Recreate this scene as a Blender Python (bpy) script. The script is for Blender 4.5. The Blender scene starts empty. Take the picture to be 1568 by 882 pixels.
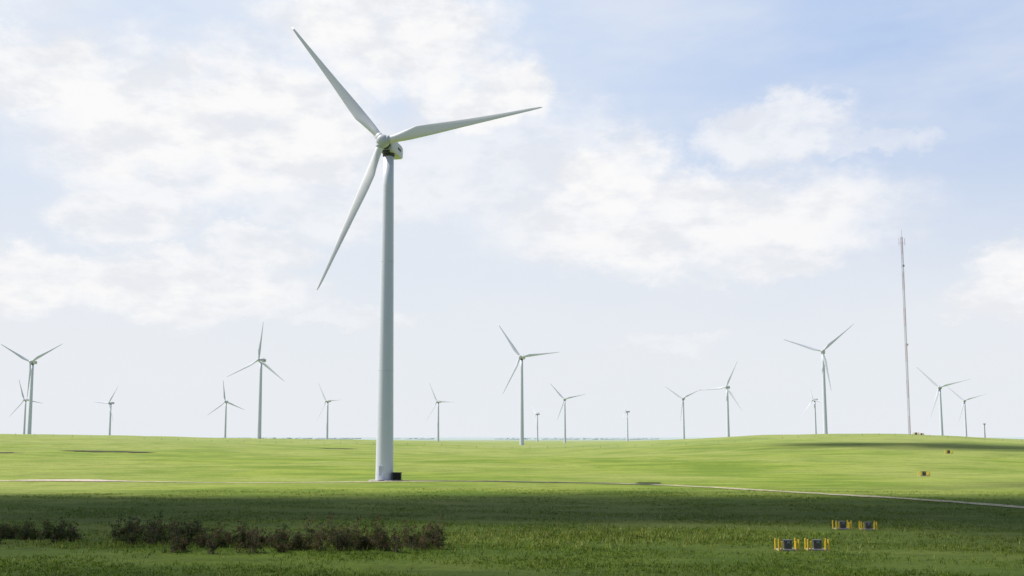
import bpy, math, random
import numpy as np
from mathutils import Vector, Matrix, Quaternion
random.seed(4); rng=np.random.default_rng(7)
sc=bpy.context.scene
sc.view_settings.view_transform='Standard'; sc.view_settings.look='None'; sc.view_settings.exposure=0
EYE=9.6
S=Vector((-56,12,75)).normalized()   # direction to the sun
# ------------------------------------------------------------ helpers
def link(o): sc.collection.objects.link(o); return o
def empty(name,loc):
    e=bpy.data.objects.new(name,None); e.location=loc; e.empty_display_size=1; return link(e)
def mesh_obj(name,verts,faces,mat=None,parent=None,smooth=False):
    m=bpy.data.meshes.new(name); m.from_pydata([tuple(map(float,v)) for v in verts],[],faces); m.update()
    if smooth: m.polygons.foreach_set('use_smooth',[True]*len(m.polygons))
    o=bpy.data.objects.new(name,m); link(o)
    if mat: m.materials.append(mat)
    if parent: o.parent=parent
    return o
def np_mesh(name,V,F,mats,mi=None,smooth=False):
    m=bpy.data.meshes.new(name); k=F.shape[1]
    m.vertices.add(len(V)); m.vertices.foreach_set('co',V.astype(np.float32).ravel())
    m.loops.add(F.size); m.loops.foreach_set('vertex_index',F.astype(np.int32).ravel())
    m.polygons.add(len(F)); m.polygons.foreach_set('loop_start',np.arange(0,F.size,k,dtype=np.int32))
    m.polygons.foreach_set('loop_total',np.full(len(F),k,dtype=np.int32))
    if mi is not None: m.polygons.foreach_set('material_index',mi.astype(np.int32))
    if smooth: m.polygons.foreach_set('use_smooth',np.ones(len(F),dtype=bool))
    m.update(calc_edges=True); m.validate()
    for x in mats: m.materials.append(x)
    o=bpy.data.objects.new(name,m); return link(o)
class NT:
    def __init__(s,nt): s.nt=nt; s.n=nt.nodes; s.l=nt.links
    def put(s,sock,v):
        if v is None: return
        if isinstance(v,bpy.types.NodeSocket): s.l.new(v,sock)
        else: sock.default_value=v
    def math(s,op,a,b=None,c=None,clamp=False):
        n=s.n.new('ShaderNodeMath'); n.operation=op; n.use_clamp=clamp
        s.put(n.inputs[0],a); s.put(n.inputs[1],b); s.put(n.inputs[2],c); return n.outputs[0]
    def vmath(s,op,a,b=None):
        n=s.n.new('ShaderNodeVectorMath'); n.operation=op
        s.put(n.inputs[0],a); s.put(n.inputs[1],b)
        return n.outputs['Value'] if op in('LENGTH','DOT_PRODUCT') else n.outputs[0]
    def noise(s,vec,scale,detail=4,rough=.55,dist=0):
        n=s.n.new('ShaderNodeTexNoise'); s.put(n.inputs['Vector'],vec); n.inputs['Scale'].default_value=scale
        n.inputs['Detail'].default_value=detail; n.inputs['Roughness'].default_value=rough; n.inputs['Distortion'].default_value=dist
        return n.outputs['Fac'],n.outputs['Color']
    def mix(s,f,a,b,blend='MIX'):
        n=s.n.new('ShaderNodeMix'); n.data_type='RGBA'; n.blend_type=blend
        s.put(n.inputs[0],f); s.put(n.inputs[6],a); s.put(n.inputs[7],b); return n.outputs[2]
    def mr(s,v,a,b,c=0,d=1,smooth=True):
        n=s.n.new('ShaderNodeMapRange'); n.interpolation_type='SMOOTHSTEP' if smooth else 'LINEAR'
        s.put(n.inputs[0],v); n.inputs[1].default_value=a; n.inputs[2].default_value=b; n.inputs[3].default_value=c; n.inputs[4].default_value=d
        return n.outputs[0]
    def scale(s,vec,xyz):
        return s.vmath('MULTIPLY',vec,xyz)
def new_mat(name,col=(.5,.5,.5),rough=.6,var=0.0,vscale=1.0,metal=0):
    m=bpy.data.materials.new(name); m.use_nodes=True; t=NT(m.node_tree)
    b=t.n['Principled BSDF']; b.inputs['Roughness'].default_value=rough; b.inputs['Metallic'].default_value=metal
    b.inputs['Base Color'].default_value=(*col,1)
    if var>0:
        tc=t.n.new('ShaderNodeTexCoord')
        f,_=t.noise(tc.outputs['Object'],vscale,5,.6)
        f=t.mr(f,.3,.7)
        c=t.mix(f,(*[x*(1-var) for x in col],1),(*[min(1,x*(1+var*.5)) for x in col],1))
        t.l.new(c,b.inputs['Base Color'])
    return m
# ------------------------------------------------------------ terrain
TB=np.array([-.9,-.512,-.394,-.25,-.12,.01,.076,.174,.272,.40,.512,.9])
TH=np.array([3.0,2.6,1.0,-1.8,-3.2,-7.6,-6.8,-1.8,2.2,2.6,-2.8,-3.5])+EYE
def sst(t): t=np.clip(t,0,1); return t*t*(3-2*t)
def terr(x,y):
    x=np.asarray(x,float); y=np.asarray(y,float); r=np.hypot(x,y)+1e-6
    tb=np.clip(x/np.maximum(y,r*.3),-1.0,1.0)
    zc=sum(np.interp(tb+o,TB,TH)*w for o,w in((-.05,.12),(-.025,.22),(0,.32),(.025,.22),(.05,.12)))
    up=sst((r-240)/620.); dn=sst((r-960)/900.)
    base=zc*up*(1-dn)+(-2.0)*dn
    und=(.22*np.sin(x/11.+.6*np.sin(y/17.))*np.sin(y/14.+1.3)+.20*np.sin(x/23.-y/19.+.7)+.3*np.sin(x/47.+y/31.))
    und=und*(.35+.65*sst((r-150)/200))
    swell=(1.1*np.sin(x/75.+1.1)*np.sin(y/42.+x/160.)+.8*np.sin(x/130.-y/55.+2))*sst((r-255)/150)*(1-.8*sst((r-620)/200))
    fade=1-sst((r-1500)/1500)
    far=1.5*np.sin(x/900.+1)*np.sin(y/1300.)*sst((r-3000)/3000)
    knoll=8.0*np.exp(-(r/30.)**2)
    return base+(und+swell)*fade*(1-np.exp(-(r/40.)**2))+far+knoll
def tz(x,y): return float(terr(x,y))
NR,NA=300,540
rad=np.geomspace(1.5,45000,NR)
ang=np.linspace(0,2*np.pi,NA,endpoint=False)
R,A=np.meshgrid(rad,ang,indexing='ij'); X=R*np.sin(A); Y=R*np.cos(A); Z=terr(X,Y)
V=np.stack([X.ravel(),Y.ravel(),Z.ravel()],1)
i,j=np.meshgrid(np.arange(NR-1),np.arange(NA),indexing='ij'); j2=(j+1)%NA
F=np.stack([(i*NA+j),(i*NA+j2),((i+1)*NA+j2),((i+1)*NA+j)],-1).reshape(-1,4)[:,::-1]
cap=np.array([[q,(q+1)%NA,(NA-2-q)%NA,(NA-1-q)%NA] for q in range(NA//2-1)])
F=np.vstack([F,cap])
gm=bpy.data.materials.new('meadow_grass'); gm.use_nodes=True; t=NT(gm.node_tree)
b=t.n['Principled BSDF']; b.inputs['Roughness'].default_value=.9; b.inputs['Specular IOR Level'].default_value=.12
geo=t.n.new('ShaderNodeNewGeometry'); P=geo.outputs['Position']
nA,_=t.noise(P,.012,4,.6); nB,_=t.noise(t.scale(P,(.5,1,1)),.05,6,.7); nC,_=t.noise(P,1.3,5,.85); nD,_=t.noise(t.scale(P,(.4,1,1)),.22,6,.8)
r=t.vmath('LENGTH',P)
c=t.mix(t.mr(nB,.41,.59),(.170,.26,.03,1),(.30,.37,.06,1))
c=t.mix(t.math('MULTIPLY',t.mr(nA,.42,.62),.7),c,(.36,.40,.11,1))
c=t.mix(t.math('MULTIPLY',t.mr(nD,.47,.64),.55),c,(.11,.18,.022,1))
c=t.mix(t.math('MULTIPLY',t.mr(nC,.49,.66),.5),c,(.085,.145,.018,1))
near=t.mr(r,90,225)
c=t.mix(near,t.mix(1.0,c,(.30,.36,.24,1),'MULTIPLY'),c)  # near grass colour darkened to deepen the cloud shade
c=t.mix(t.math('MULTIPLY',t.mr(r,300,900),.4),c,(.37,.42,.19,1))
c=t.mix(t.mr(r,1500,6000),c,(.42,.50,.50,1))  # far plain fades to blue-grey, air haze put into its colour
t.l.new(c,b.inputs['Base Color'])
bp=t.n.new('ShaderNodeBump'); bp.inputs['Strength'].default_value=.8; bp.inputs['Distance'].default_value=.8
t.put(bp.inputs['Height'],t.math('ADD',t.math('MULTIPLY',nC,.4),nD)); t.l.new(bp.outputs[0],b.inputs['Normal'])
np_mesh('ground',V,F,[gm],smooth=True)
# ------------------------------------------------------------ grass tufts
def tufts(name,N,r0,r1,amax,h0,h1,w,mats,xy=None):
    if xy is None:
        rr=r0*(r1/r0)**rng.random(N); aa=(rng.random(N)*2-1)*amax
        x=rr*np.sin(aa); y=rr*np.cos(aa)
        k=np.sin(x/3.1+np.sin(y/2.3))+np.sin(y/1.7+x/6.3)+np.sin(x/9+y/4)
        keep=rng.random(N)<(.5+.3*k); x=x[keep]; y=y[keep]; N=len(x)
    else: x,y=xy; N=len(x)
    B=4; x=np.repeat(x,B)+rng.normal(0,.12,N*B); y=np.repeat(y,B)+rng.normal(0,.12,N*B)
    z=terr(x,y)-.03; n=N*B; h=h0+(h1-h0)*rng.random(n)**1.8; th=rng.random(n)*2*np.pi
    dx=np.cos(th)*w; dy=np.sin(th)*w; lx=rng.normal(0,.4,n)*h; ly=rng.normal(0,.4,n)*h
    V=np.empty((n,3,3)); V[:,0]=np.stack([x-dx,y-dy,z],1); V[:,1]=np.stack([x+dx,y+dy,z],1); V[:,2]=np.stack([x+lx,y+ly,z+h],1)
    F=np.arange(n*3).reshape(-1,3)
    return np_mesh(name,V.reshape(-1,3),F,mats,rng.integers(0,len(mats),n))
def leafmat(name,col,tr=.25,lo=.6,hi=1.3):
    m=bpy.data.materials.new(name); m.use_nodes=True; t=NT(m.node_tree); b=t.n['Principled BSDF']
    g=t.n.new('ShaderNodeNewGeometry'); f,_=t.noise(g.outputs['Position'],.5,3,.7)
    c=t.mix(t.mr(f,.35,.65),(*[v*lo for v in col],1),(*[v*hi for v in col],1))
    t.l.new(c,b.inputs['Base Color']); b.inputs['Roughness'].default_value=.7; b.inputs['Specular IOR Level'].default_value=.15
    tl=t.n.new('ShaderNodeBsdfTranslucent'); t.l.new(c,tl.inputs[0]); mx=t.n.new('ShaderNodeMixShader'); mx.inputs[0].default_value=tr
    t.l.new(b.outputs[0],mx.inputs[1]); t.l.new(tl.outputs[0],mx.inputs[2]); t.l.new(mx.outputs[0],t.n['Material Output'].inputs[0]); return m
ga=leafmat('grass_green',(.10,.17,.012)); gb=leafmat('grass_dark',(.04,.085,.008)); gc=leafmat('grass_yellow',(.23,.27,.035))
tufts('meadow_grass',150000,60,190,.72,.05,.30,.032,[ga,ga,gb,gc])
wx=rng.normal(8,13,2400); wy=rng.normal(97,5,2400)  # weeds, with extra yellow ones added to brighten the sunlit patch
wx2=rng.uniform(-45,-4,700); wy2=rng.normal(89,2.2,700); wx3=rng.uniform(-40,60,500); wy3=rng.uniform(70,125,500)
dry=leafmat('dry_grass',(.38,.38,.13)); weedg=leafmat('weed_green',(.05,.085,.012))
tufts('dry_and_added_yellow_weeds',0,0,0,0,.12,.6,.035,[dry,gc,ga,weedg,gc],xy=(np.concatenate([wx,wx2,wx3]),np.concatenate([wy,wy2,wy3])))
# ------------------------------------------------------------ dirt road, soil banks
dirt=new_mat('dirt',(.48,.44,.27),.95,.4,.6); dirt2=new_mat('pale_dirt',(.58,.49,.40),.95,.3,.6); soil=new_mat('dark_soil',(.07,.055,.035),.95,.4,.8)
def strip(name,pts,width,mat,off=.08,step=3,jit=.0):
    pts=[Vector(p) for p in pts]; dense=[]
    n=len(pts)
    def cr(p0,p1,p2,p3,u): return .5*((2*p1)+(-p0+p2)*u+(2*p0-5*p1+4*p2-p3)*u*u+(-p0+3*p1-3*p2+p3)*u**3)
    for k in range(n-1):
        p0=pts[max(k-1,0)];p1=pts[k];p2=pts[k+1];p3=pts[min(k+2,n-1)]
        m=max(2,int((p2-p1).length/step))
        for q in range(m): dense.append(cr(p0,p1,p2,p3,q/m))
    dense.append(pts[-1]); vs=[];fs=[]
    for k,p in enumerate(dense):
        d=(dense[min(k+1,len(dense)-1)]-dense[max(k-1,0)]).normalized(); nn=Vector((-d.y,d.x))
        e=min(1,min(k,len(dense)-1-k)/3+.15)
        for s in(-1,-.33,.33,1):
            w=width*.5*e*(1+jit*random.uniform(-1,1))
            q=p+nn*w*s; vs.append((q.x,q.y,tz(q.x,q.y)+off))
    for k in range(len(dense)-1):
        for a in range(3): fs.append((k*4+a,k*4+a+1,k*4+5+a,k*4+4+a))
    return mesh_obj(name,vs,fs,mat,smooth=True)
strip('dirt_road',[(-230,236),(-160,231),(-116,226),(-70,219),(-45,215.5),(-30,214),(-8,214),(10,211),(28,203),(48,178),(70,139.5),(84,112)],3.0,dirt,jit=.35)
strip('dirt_road',[(-112,227.5),(-98,224),(-84,221.5)],7,dirt2,off=.13,jit=.3)
strip('soil_bank',[(-205,455),(-190,450),(-176,452),(-160,450)],8,soil,off=.25,jit=.6)
strip('soil_bank',[(-235,440),(-222,433),(-210,432)],9,soil,off=.25,jit=.6)
strip('soil_bank',[(-110,560),(-98,556),(-86,560)],5,soil,off=.2,jit=.6)
# ------------------------------------------------------------ wind turbines
def paint(name,col,r=.35):
    m=bpy.data.materials.new(name); m.use_nodes=True; t=NT(m.node_tree); b=t.n['Principled BSDF']
    tc=t.n.new('ShaderNodeTexCoord'); f,_=t.noise(t.scale(tc.outputs['Object'],(1,1,.08)),1.5,5,.6); g,_=t.noise(tc.outputs['Object'],.35,4,.6)
    c=t.mix(t.math('MULTIPLY',t.mr(f,.5,.8),.15),(*col,1),(*[v*.75 for v in col],1))
    c=t.mix(t.math('MULTIPLY',t.mr(g,.45,.75),.10),c,(.5,.5,.5,1))
    t.l.new(c,b.inputs['Base Color']); b.inputs['Roughness'].default_value=r; return m
white=paint('tower_paint',(.68,.70,.81),.4); bladew=paint('blade_gelcoat',(.86,.84,.88),.4); greyp=paint('nacelle_paint',(.60,.61,.67),.5)
hazy=paint('hazed_tower_paint',(.68,.70,.84),.6)  # paint of the far turbines, bluish to carry distance haze in the colour
black=new_mat('black_steel',(.02,.022,.022),.6,.3,2); conc=new_mat('concrete',(.38,.36,.32),.9,.3,1.5); seam=new_mat('flange_seam',(.56,.60,.70),.6,.2,3)
darkg=new_mat('dark_gap',(.05,.055,.06),.7,.2,3)
def lathe(prof,n=48):
    vs=[];fs=[]
    for (r,z) in prof:
        for k in range(n): a=2*math.pi*k/n; vs.append((r*math.cos(a),r*math.sin(a),z))
    for i in range(len(prof)-1):
        for k in range(n): k2=(k+1)%n; fs.append((i*n+k,i*n+k2,(i+1)*n+k2,(i+1)*n+k))
    fs.append(tuple(range(n))[::-1]); fs.append(tuple((len(prof)-1)*n+k for k in range(n)))
    return vs,fs
def mk(name,vf,mat,smooth=True):
    m=bpy.data.meshes.new(name); m.from_pydata(vf[0],[],vf[1]); m.materials.append(mat)
    if smooth:
        m.polygons.foreach_set('use_smooth',[len(p.vertices)<5 for p in m.polygons])
    m.update(); return m
def box(cx,cy,cz,sx,sy,sz):
    v=[(cx+a*sx/2,cy+b*sy/2,cz+c*sz/2) for a in(-1,1) for b in(-1,1) for c in(-1,1)]
    f=[(0,1,3,2),(4,6,7,5),(0,4,5,1),(2,3,7,6),(0,2,6,4),(1,5,7,3)]; return v,f
def join(*vfs):
    V=[];F=[]
    for v,f in vfs:
        o=len(V); V+=list(v); F+=[tuple(i+o for i in q) for q in f]
    return V,F
def cyl(p,q,r,n=10,r2=None):
    p=Vector(p);q=Vector(q); r2=r if r2 is None else r2; d=(q-p).normalized(); a=d.orthogonal().normalized(); b=d.cross(a); vs=[]
    for c,rr in((p,r),(q,r2)):
        for k in range(n): t_=2*math.pi*k/n; vs.append(tuple(c+a*rr*math.cos(t_)+b*rr*math.sin(t_)))
    fs=[(k,(k+1)%n,n+(k+1)%n,n+k) for k in range(n)]+[tuple(range(n))[::-1],tuple(range(n,2*n))]; return vs,fs
def blade_vf(L=36.2,n=40,m=20,k_=1.0):
    vs=[];fs=[]
    for i in range(n+1):
        u=i/n; r=.9+(L-.9)*u
        ch=np.interp(u,[0,.05,.12,.2,.3,.5,.75,.93,.985,1],[1.6,1.65,2.2,2.7,2.45,1.7,1.0,.6,.36,.1])*(k_ if u>.1 else 1)
        th=np.interp(u,[0,.05,.12,.2,.3,.5,.75,1],[1.6,1.55,1.15,.8,.6,.36,.19,.04])
        tw=math.radians(np.interp(u,[0,.15,.3,.6,1],[20,20,12,5,1])); round_=np.interp(u,[0,.05,.2],[1,.95,0])
        bend=-.9*u*u
        for k in range(m):
            a=2*math.pi*k/m; ca,sa=math.cos(a),math.sin(a)
            xf=ch*((ca*.5)-.17*(1-round_)); tf=sa*.5*th*(1 if round_>.9 else round_+(1-round_)*(.35+.65*((ca+1)/2)**.6))
            x=xf*math.cos(tw)-tf*math.sin(tw); y=xf*math.sin(tw)+tf*math.cos(tw)
            vs.append((x,y+bend,r))
    for i in range(n):
        for k in range(m): k2=(k+1)%m; fs.append((i*m+k,i*m+k2,(i+1)*m+k2,(i+1)*m+k))
    fs.append(tuple(range(m))[::-1]); fs.append(tuple(n*m+k for k in range(m))); return vs,fs
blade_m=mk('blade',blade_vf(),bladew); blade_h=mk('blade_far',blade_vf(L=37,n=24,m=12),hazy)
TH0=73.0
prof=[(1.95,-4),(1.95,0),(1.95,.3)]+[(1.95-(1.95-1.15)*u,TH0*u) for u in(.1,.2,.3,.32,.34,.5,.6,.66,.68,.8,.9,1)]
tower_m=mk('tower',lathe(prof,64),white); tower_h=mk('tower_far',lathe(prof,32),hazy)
sp=[(1.25,0)]+[(1.5*math.cos(a)**.75 if a<1.57 else .01,.9+1.5*math.sin(a)) for a in np.linspace(0,1.5,12)]
spinner_m=mk('spinner',lathe(sp,32),greyp)
def turbine(x,y,zg,hubz,phase,yaw_deg,angles=None,far=False):
    e=empty('wind_turbine',(x,y,zg)); H=hubz-zg-1.9
    t_=bpy.data.objects.new('tower',tower_h if far else tower_m); link(t_); t_.parent=e; t_.scale=(1,1,H/TH0)
    yaw=math.radians(yaw_deg)
    top=bpy.data.objects.new('nacelle_mount',None); link(top); top.parent=e; top.location=(0,0,hubz-zg); top.rotation_euler=(0,0,-yaw)
    def child(name,me,parent): o=bpy.data.objects.new(name,me); link(o); o.parent=parent; return o
    child('nacelle',nacelle_m,top); child('yaw_bearing',yawb_m,top); child('vents',vent_m,top)
    rot=bpy.data.objects.new('rotor',None); link(rot); rot.parent=top; rot.location=(0,-3.3,.1); rot.rotation_euler=(math.radians(-4),0,0)
    s=child('spinner',spinner_m,rot); s.rotation_euler=(math.radians(90),0,0)
    for k in range(3):
        a=math.radians((angles[k] if angles else phase+120*k))
        bl=child('blade_%d'%(k+1),blade_h if far else blade_m,rot); bl.location=(0,-1.1,0)
        bl.rotation_euler=(0,math.pi/2-a,0)
        c=child('blade_root_%d'%(k+1),root_m,rot); c.location=(0,-1.1,0); c.rotation_euler=(0,math.pi/2-a,0)
    return e,top
def nac():
    secs=[(-2.3,1.25,1.2,0),(-2.0,1.5,1.5,0),(0,1.65,1.65,.1),(4.5,1.65,1.65,.15),(6.0,1.5,1.45,.3),(6.25,1.3,1.2,.35)]
    vs=[];fs=[];n=24
    for y,w,h,c in secs:
        for k in range(n):
            a=2*math.pi*k/n; ca,sa=math.cos(a),math.sin(a); p=.32
            vs.append((w*math.copysign(abs(ca)**p,ca),y,c+h*math.copysign(abs(sa)**p,sa)))
    for i in range(len(secs)-1):
        for k in range(n): k2=(k+1)%n; fs.append((i*n+k,(i+1)*n+k,(i+1)*n+k2,i*n+k2))
    fs.append(tuple(range(n))); fs.append(tuple((len(secs)-1)*n+k for k in range(n))[::-1]); return vs,fs
nacelle_m=mk('nacelle',nac(),greyp,False)
yawb_m=mk('yaw_bearing',lathe([(1.25,-2.2),(1.35,-1.95),(1.35,-1.4)],32),darkg)
vent_m=mk('vents',join(box(1.66,2.8,.2,.06,2.2,.5),box(-1.66,2.8,.2,.06,2.2,.5),cyl((.5,5.2,1.7),(.5,5.2,3.0),.05),cyl((-.5,5.2,1.7),(-.5,5.2,2.8),.05),box(.5,5.2,3.0,.5,.06,.12),box(0,3.4,1.85,1.2,1.6,.25),cyl((0,-2.35,0),(0,-2.9,0),1.1,24),box(0,-2.1,-1.5,1.8,.5,.5)),darkg,False)
root_m=mk('blade_root',cyl((0,0,.5),(0,0,1.75),.92,24),greyp)
MX,MY=-27.8,219.0; MZ=tz(MX,MY)
e,top=turbine(MX,MY,MZ,74.6,8.3,10.5)
def addm(name,vf,mat,par,smooth=False):
    o=bpy.data.objects.new(name,mk(name,vf,mat,smooth)); link(o); o.parent=par; return o
H=74.6-MZ-1.9
for z in(.02,.33,.665):
    r=1.95-.8*z
    addm('flange',cyl((0,0,H*z-.04),(0,0,H*z+.04),r+.015,64),seam,e,True)
addm('foundation',lathe([(3.4,-.5),(3.4,.12),(3.2,.18),(2.3,.2)],48),conc,e,True)
addm('door',join(box(-.5,-1.93,2.2,.95,.14,2.1)),seam,e)
addm('door_steps',join(*[box(-.5,-2.3-.28*k,1.1-.2*k,1.1,.27,.08) for k in range(5)],cyl((-1.05,-2.1,2.1),(-1.05,-3.6,1.1),.03),cyl((.05,-2.1,2.1),(.05,-3.6,1.1),.03)),seam,e)
tb=empty('transformer_box',(MX+2.9,MY-1.2,tz(MX+2.9,MY-1.2)))
addm('housing',join(box(0,0,.95,1.75,1.6,1.5),box(0,0,1.75,1.95,1.8,.12)),black,tb)
addm('cooling_fins',join(*[box(-.7+.2*k,-.95,.95,.05,.28,1.2) for k in range(8)]),black,tb)
addm('pad',box(0,0,.05,2.3,2.2,.3),conc,tb)
rows=[(-.4825,1000,84.3,30,17),(-.4876,1660,71,110,25),(-.4021,1700,67,56,40),(-.2866,1650,67.5,98,15),(-.2526,930,81,85,28),(-.1847,1650,68.5,2,40),
(-.0738,1650,67.5,-2,35),(.0098,895,81,5,18),(.0255,2500,66.5,20,60),(.0529,1650,71.7,12,15),(.1155,2400,70,92,78),(.1717,1650,72.8,25,20),(.2161,1250,71.5,65,25),
(.3133,900,86.6,40.5,12),(.3035,1650,70.5,108,50),(.4295,1200,69,14,20),(.4537,1650,69.5,16,20)]
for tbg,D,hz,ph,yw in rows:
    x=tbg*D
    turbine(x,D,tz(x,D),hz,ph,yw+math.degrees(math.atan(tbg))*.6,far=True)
# ------------------------------------------------------------ radio mast
mx,my=.3975*800,800; mz=tz(mx,my)
mast=empty('radio_mast',(mx,my,mz)); redm=new_mat('mast_red',(.32,.20,.22),.6,.2,.2); whm=new_mat('mast_white',(.42,.42,.48),.6,.2,.2)
Hm=163-mz+9.0; segs=11
for s in range(segs):
    z0=Hm*s/segs; z1=Hm*(s+1)/segs; parts=[]; rr=.85
    C=[(rr*math.cos(a),rr*math.sin(a)) for a in(.3,2.394,4.489)]
    for c in C: parts.append(cyl((*c,z0),(*c,z1),.13,6))
    nb=9
    for k in range(nb):
        a0=z0+(z1-z0)*k/nb; a1=z0+(z1-z0)*(k+1)/nb
        for q in range(3):
            p=C[q]; w=C[(q+1)%3]
            parts.append(cyl((*p,a0),(*w,a1),.05,4)); parts.append(cyl((*p,a1),(*w,a1),.05,4))
    addm('lattice_%d'%(s+1),join(*parts),redm if s%2==0 else whm,mast)
addm('antennas',join(cyl((0,0,Hm),(0,0,Hm+6),.12,6),cyl((-2.4,0,Hm-5),(2.4,0,Hm-5),.1,6),cyl((-2.4,0,Hm-7),(-2.4,0,Hm-1),.14,6),cyl((2.4,0,Hm-7),(2.4,0,Hm-1),.14,6),cyl((0,-1.2,Hm-24),(0,-1.6,Hm-24),.9,16),cyl((.9,0,Hm*.45),(1.5,0,Hm*.45),.8,16)),whm,mast)
# ------------------------------------------------------------ utility boxes with bollards
yel=new_mat('safety_yellow',(.88,.58,.04),.5,.2,3); steel=new_mat('box_steel',(.085,.085,.08),.5,.3,4); pale=new_mat('label_plate',(.30,.34,.38),.4,.3,8)
def ubox(x,y,s=1.0,rot=0):
    e=empty('utility_box',(x,y,tz(x,y))); e.scale=(s,s,s); e.rotation_euler=(0,0,rot)
    addm('pad',box(0,0,.04,1.7,1.0,.16),conc,e)
    addm('cabinet',join(box(0,0,.48,.66,.5,.66),box(0,0,.84,.74,.58,.06),box(-.16,-.27,.5,.26,.03,.5),box(.16,-.27,.5,.26,.03,.5)),steel,e)
    addm('label',box(.02,-.3,.68,.24,.02,.14),pale,e)
    parts=[]
    for bx in(-.86,-.6,.6,.86):
        parts.append(cyl((bx,-.45,-.2),(bx,-.45,.95 if abs(bx)>.7 else .8),.075,10)) 
    for bx in(-.86,.86): parts.append(cyl((bx,.5,-.2),(bx,.5,.95),.07,10))
    parts.append(box(-.73,-.45,.3,.3,.05,.06)); parts.append(box(.73,-.45,.3,.3,.05,.06))
    addm('bollards',join(*parts),yel,e)
    return e
for x,y,s,r_ in((23.4,86.1,1,.05),(26.0,86.3,1,-.06),(34.9,106.8,.95,.1),(37.5,106.4,.9,-.1),(105.3,257,1.4,.1),(175,402,1.5,0),(321,795,2.2,0),(.402*800+5,798,1.8,0)): ubox(x,y,s,r_)
wood=new_mat('weathered_wood',(.16,.14,.12),.9,.4,3)
px_,py_=.4726*880,880; pz=tz(px_,py_); up_=empty('utility_pole',(px_,py_,pz))
addm('pole',cyl((0,0,-1),(0,0,13),.4,10,.3),wood,up_,True); addm('crossarm',join(box(0,0,12,2.2,.3,.35),cyl((-.9,0,12.1),(-.9,0,12.9),.2,8),cyl((.9,0,12.1),(.9,0,12.9),.2,8)),wood,up_)
fp=[]; fz=[]
for k in range(70):
    x=-330+k*11; y=640+20*math.sin(k*.15); z=tz(x,y)
    fp.append(cyl((x,y,z-.3),(x,y,z+1.2),.09,5))
for k in range(69):
    a=(-330+k*11,640+20*math.sin(k*.15)); c_=(-330+(k+1)*11,640+20*math.sin((k+1)*.15))
    for h in(.5,1.0): fz.append(cyl((*a,tz(*a)+h),(*c_,tz(*c_)+h),.012,3))
fe=empty('wire_fence',(0,0,0)); addm('posts',join(*fp),wood,fe); addm('wires',join(*fz),seam,fe)
# ------------------------------------------------------------ shrubs
sg=leafmat('shrub_dark_leaf',(.032,.050,.015),.15); sb=leafmat('shrub_green_leaf',(.08,.115,.022),.2); sr=leafmat('shrub_russet_leaf',(.13,.08,.04),.2); bark=new_mat('shrub_bark',(.13,.10,.07),.9,.3,5)
def shrub(cx,cy,h,w,seed,rus):
    g=np.random.default_rng(seed); vs=[];fs=[];mi=[]
    def tri(a,b,c,m): o=len(vs); vs.extend([a,b,c]); fs.append((o,o+1,o+2)); mi.append(m)
    z0=tz(cx,cy)
    for s in range(int(7+w*5)):
        a=g.uniform(0,2*math.pi); rr=abs(g.normal(0,.5))*w; hh=h*g.uniform(.4,1.18)*max(.35,1-.35*(rr/w)**2)
        bx=cx+math.cos(a)*rr*.5; by=cy+math.sin(a)*rr*.5; tx=cx+math.cos(a)*rr; ty=cy+math.sin(a)*rr
        p=Vector((bx,by,z0-.05)); q=Vector((tx,ty,z0+hh)) 
        cv,cf=cyl(p,q,.03,3,.008)
        for f in cf[:3]:
            tri(cv[f[0]],cv[f[1]],cv[f[2]],3); tri(cv[f[0]],cv[f[2]],cv[f[3]],3)
        for _ in range(int(g.integers(3,7))):
            u=g.uniform(.2,1.0); c=p.lerp(q,u)+Vector(g.normal(0,.16,3)); R_=g.uniform(.12,.32)*(1.15-.5*u)
            m0=int(g.choice([0,1,2],p=[.5,.34,.16])) if not rus else int(g.choice([0,1,2],p=[.28,.30,.42]))
            for _ in range(14):
                d=Vector(g.normal(0,1,3)); d.z*=.8; c2=c+d*R_*.6
                if c2.z<z0: c2.z=z0+.05
                s1=Vector(g.normal(0,1,3)).normalized()*g.uniform(.04,.08); s2=Vector(g.normal(0,1,3)).normalized()*g.uniform(.04,.08)
                tri(c2-s1,c2+s1,c2+s2*1.6,m0)
    return vs,fs,mi
def thicket(x0,x1,y0,y1,h0,h1,n,seed,rus=False,spread=1.3):
    g=np.random.default_rng(seed); V=[];F=[];M=[]
    for k in range(n):
        u=(k+g.uniform(.0,1))/n; x=x0+(x1-x0)*u; y=y0+(y1-y0)*u+g.normal(0,spread)
        v,f,m=shrub(x,y,g.uniform(h0,h1),g.uniform(.7,1.6),int(g.integers(1e6)),rus)
        o=len(V); V+=[tuple(a) for a in v]; F+=[tuple(i+o for i in q) for q in f]; M+=m
    np_mesh('shrub_thicket',np.array(V),np.array(F),[sg,sb,sr,bark],np.array(M))
thicket(-49,-40,95,95,.8,1.8,18,1,False,2)
thicket(-36.5,-27,94,91.5,1.3,2.4,24,2,False,2)
thicket(-28,-18,88.5,87.5,.8,2.1,24,3,True,2)
thicket(-18,-6.0,87.5,87,.9,2.7,30,4,True,1.8)
thicket(-62,-51,96,94,.8,1.5,12,5)
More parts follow.
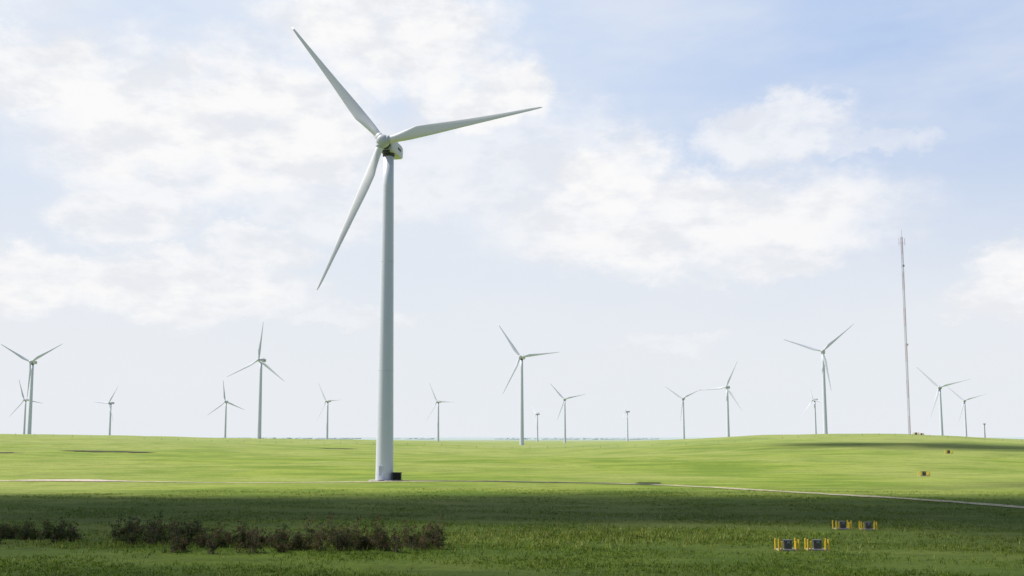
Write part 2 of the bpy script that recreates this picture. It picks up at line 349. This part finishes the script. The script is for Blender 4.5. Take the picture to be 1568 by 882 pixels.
# distant tree belt on the plain
dt=leafmat('distant_foliage',(.52,.60,.64),.1,.85,1.1); vs=[];fs=[]  # pale blue-grey leaf colour has the distance haze painted in
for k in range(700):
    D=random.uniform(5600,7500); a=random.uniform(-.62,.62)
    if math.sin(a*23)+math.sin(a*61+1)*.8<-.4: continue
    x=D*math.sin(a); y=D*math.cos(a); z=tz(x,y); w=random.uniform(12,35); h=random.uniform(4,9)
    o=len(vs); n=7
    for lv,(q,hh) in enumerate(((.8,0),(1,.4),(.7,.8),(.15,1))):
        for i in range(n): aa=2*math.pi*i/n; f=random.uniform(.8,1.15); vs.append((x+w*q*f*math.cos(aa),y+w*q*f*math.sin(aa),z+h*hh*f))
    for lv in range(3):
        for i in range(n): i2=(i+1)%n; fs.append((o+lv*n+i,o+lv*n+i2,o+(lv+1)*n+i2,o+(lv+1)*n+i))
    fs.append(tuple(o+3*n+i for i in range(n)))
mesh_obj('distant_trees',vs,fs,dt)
# ------------------------------------------------------------ clouds overhead (their shadows cross the meadow)
def cloudmat(name,dens,seed,asp):
    m=bpy.data.materials.new(name); m.use_nodes=True; t=NT(m.node_tree)
    tc=t.n.new('ShaderNodeTexCoord'); uv=tc.outputs['Generated']
    p=t.vmath('SUBTRACT',uv,(.5,.5,0)); p=t.scale(p,(2,2,0))
    f,col=t.noise(t.vmath('ADD',t.scale(uv,(asp*.6,1,1)),(seed,seed*2,0)),2.4,4,.6)
    d=t.vmath('LENGTH',p); d=t.math('ADD',d,t.math('MULTIPLY',t.math('SUBTRACT',f,.5),1.5))
    a=t.math('MULTIPLY',t.mr(d,.98,.42,0,1),dens)
    df=t.n.new('ShaderNodeBsdfDiffuse'); df.inputs[0].default_value=(.85,.86,.88,1); tl=t.n.new('ShaderNodeBsdfTranslucent'); tl.inputs[0].default_value=(.5,.52,.56,1)
    mx=t.n.new('ShaderNodeMixShader'); mx.inputs[0].default_value=.5; t.l.new(df.outputs[0],mx.inputs[1]); t.l.new(tl.outputs[0],mx.inputs[2])
    tr=t.n.new('ShaderNodeBsdfTransparent'); m2=t.n.new('ShaderNodeMixShader'); t.put(m2.inputs[0],a); t.l.new(tr.outputs[0],m2.inputs[1]); t.l.new(mx.outputs[0],m2.inputs[2])
    t.l.new(m2.outputs[0],t.n['Material Output'].inputs[0]); t.n.remove(t.n['Principled BSDF']); return m
def cloud(cx,cy,sx,sy,dens,seed,rot=0,alt=1300):
    off=S*((alt+seed*7)/S.z); n=24; vs=[];fs=[]
    for i in range(n+1):
        for j in range(n+1):
            u=i/n*2-1; v=j/n*2-1; vs.append((u*sx/2,v*sy/2,14*max(0,1-u*u-v*v)+5*math.sin(u*9+seed)*math.cos(v*7)*max(0,1-u*u-v*v)))
    for i in range(n):
        for j in range(n): a=i*(n+1)+j; fs.append((a,a+n+1,a+n+2,a+1))
    o=mesh_obj('cloud',vs,fs,cloudmat('cloud_vapour_%d'%seed,dens,seed,sx/sy),smooth=True)
    o.location=(cx+off.x,cy+off.y,alt+seed*7); o.rotation_euler=(0,0,rot)
cloud(0,142,620,82,.98,1)
cloud(-90,138,150,95,.95,2)
cloud(94,108,140,90,.9,3)
cloud(-5,37,380,92,.97,4)
cloud(330,480,540,280,.98,5,.03)
cloud(140,190,150,60,.95,6)
cloud(-52,102,90,50,.7,7)
# ------------------------------------------------------------ sky
w=bpy.data.worlds.new('World'); sc.world=w; w.use_nodes=True; t=NT(w.node_tree); bg=t.n['Background']
sky=t.n.new('ShaderNodeTexSky'); sky.sky_type='NISHITA'; sky.sun_disc=False; sky.sun_elevation=math.asin(S.z); sky.sun_rotation=math.atan2(S.x,S.y)
sky.dust_density=1.0; sky.air_density=1.0; sky.ozone_density=1.5
tc=t.n.new('ShaderNodeTexCoord'); G=tc.outputs['Generated']; sp_=t.n.new('ShaderNodeSeparateXYZ'); t.l.new(G,sp_.inputs[0])
az=t.math('MULTIPLY',t.math('ARCTAN2',sp_.outputs[0],sp_.outputs[1]),57.2958)
el=t.math('MULTIPLY',t.math('ARCSINE',sp_.outputs[2]),57.2958)
cb=t.n.new('ShaderNodeCombineXYZ'); t.put(cb.inputs[0],az); t.put(cb.inputs[1],el); AE=cb.outputs[0]
_,wc=t.noise(t.scale(AE,(.75,1.15,1)),.24,5,.62)
_,wc2=t.noise(t.scale(AE,(.8,1.2,1)),.9,4,.68)
warp=t.vmath('ADD',t.scale(t.vmath('SUBTRACT',wc,(.5,.5,.5)),(7.0,4.5,0)),t.scale(t.vmath('SUBTRACT',wc2,(.5,.5,.5)),(2.4,1.8,0)))
AW=t.vmath('ADD',AE,warp)
blobs=[(-16.8,17.0,10,4.2,1),(-7.0,22.8,7,3.4,1),(-2.0,19.4,4.2,2.5,1),(-26,18.6,4.2,2.4,1),(-21.2,12.2,3.6,1.9,.8),(-14.7,10.8,3.2,1.2,.75),(-26,8.3,3.6,1.8,.95),
(-18.2,8.2,6.4,1.9,.9),(5.8,14.8,4.0,2.8,1),(10.5,12.3,11.5,2.7,.92),(15.5,16.8,4.6,1.8,.75),(14.8,9.8,4,1.4,.75),(27.5,8.0,3.6,1.6,1),(-1,15.8,9.5,3.4,.6),(20.6,16,3,.9,.4),
(-9,6.8,3,.8,.4),(9,5.5,4,.6,.35),(-10,13.5,6,2,.6),(-29,24,6,3,.5),(40,20,8,4,.9),(-42,16,9,5,.9),(-60,28,14,7,.8),(65,24,12,6,.6),(-120,22,22,8,.6),(175,26,16,7,.6)]
acc=None
for a,e_,sa,se,k in blobs:
    d=t.vmath('LENGTH',t.scale(t.vmath('SUBTRACT',AW,(a,e_,0)),(1/sa,1/se,0)))
    m_=t.mr(d,1.32,.66,0,k); acc=m_ if acc is None else t.math('MAXIMUM',acc,m_)
nf,_=t.noise(t.scale(AE,(.7,1.3,1)),.30,6,.62)
dens=t.math('MULTIPLY',acc,t.mr(nf,.25,.52,.55,1))
hor=(8.05,8.4,8.85,1)
left_=t.mix(t.mr(el,3,22,0,1),hor,(6.5,7.5,9.2,1)); right_=t.mix(t.mr(el,3,22,0,1),hor,(4.3,5.7,8.4,1))
azs=t.mr(az,-10,32,0,1)
low=t.mix(azs,left_,right_)
nh,_=t.noise(t.scale(AE,(.4,1.2,1)),.10,5,.6)
low=t.mix(t.mr(nh,.36,.7,0,.5),low,(8.4,8.6,9.0,1))
# unseen sky away from the sun's side, darkened to cut fill light
away=t.math('MAXIMUM',t.mr(az,42,85,0,1),t.mr(az,-115,-160,0,1))
low=t.mix(away,low,(3.3,4.2,6.1,1))
zen=t.mix(1.0,sky.outputs[0],(.6,.62,.68,1),'MULTIPLY')
base=t.mix(t.mr(el,27,46,0,1),low,zen)
sh,_=t.noise(t.vmath('ADD',t.scale(AE,(.6,1.2,1)),(3,1,0)),.38,5,.6)
ccol=t.mix(t.mr(sh,.36,.58),(8.25,8.4,8.75,1),(9.85,9.75,9.7,1))
ccol=t.mix(away,ccol,(6.4,6.6,7.0,1))
fin=t.mix(t.math('MULTIPLY',dens,.94,clamp=True),base,ccol)
t.l.new(fin,bg.inputs[0]); bg.inputs[1].default_value=.1
# ------------------------------------------------------------ sun and camera
L=bpy.data.lights.new('sun','SUN'); L.energy=5; L.angle=math.radians(.5); L.color=(1,.95,.87)
lo=bpy.data.objects.new('sun',L); link(lo); lo.rotation_euler=S.to_track_quat('Z','Y').to_euler(); lo.location=(-100,20,200)
cam=bpy.data.cameras.new('camera'); cam.lens=35; cam.sensor_width=36; cam.clip_end=100000; cam.clip_start=.1; cam.shift_y=.0434
co=bpy.data.objects.new('camera',cam); link(co); co.location=(0,0,EYE); co.rotation_euler=(math.radians(96),0,0); sc.camera=co
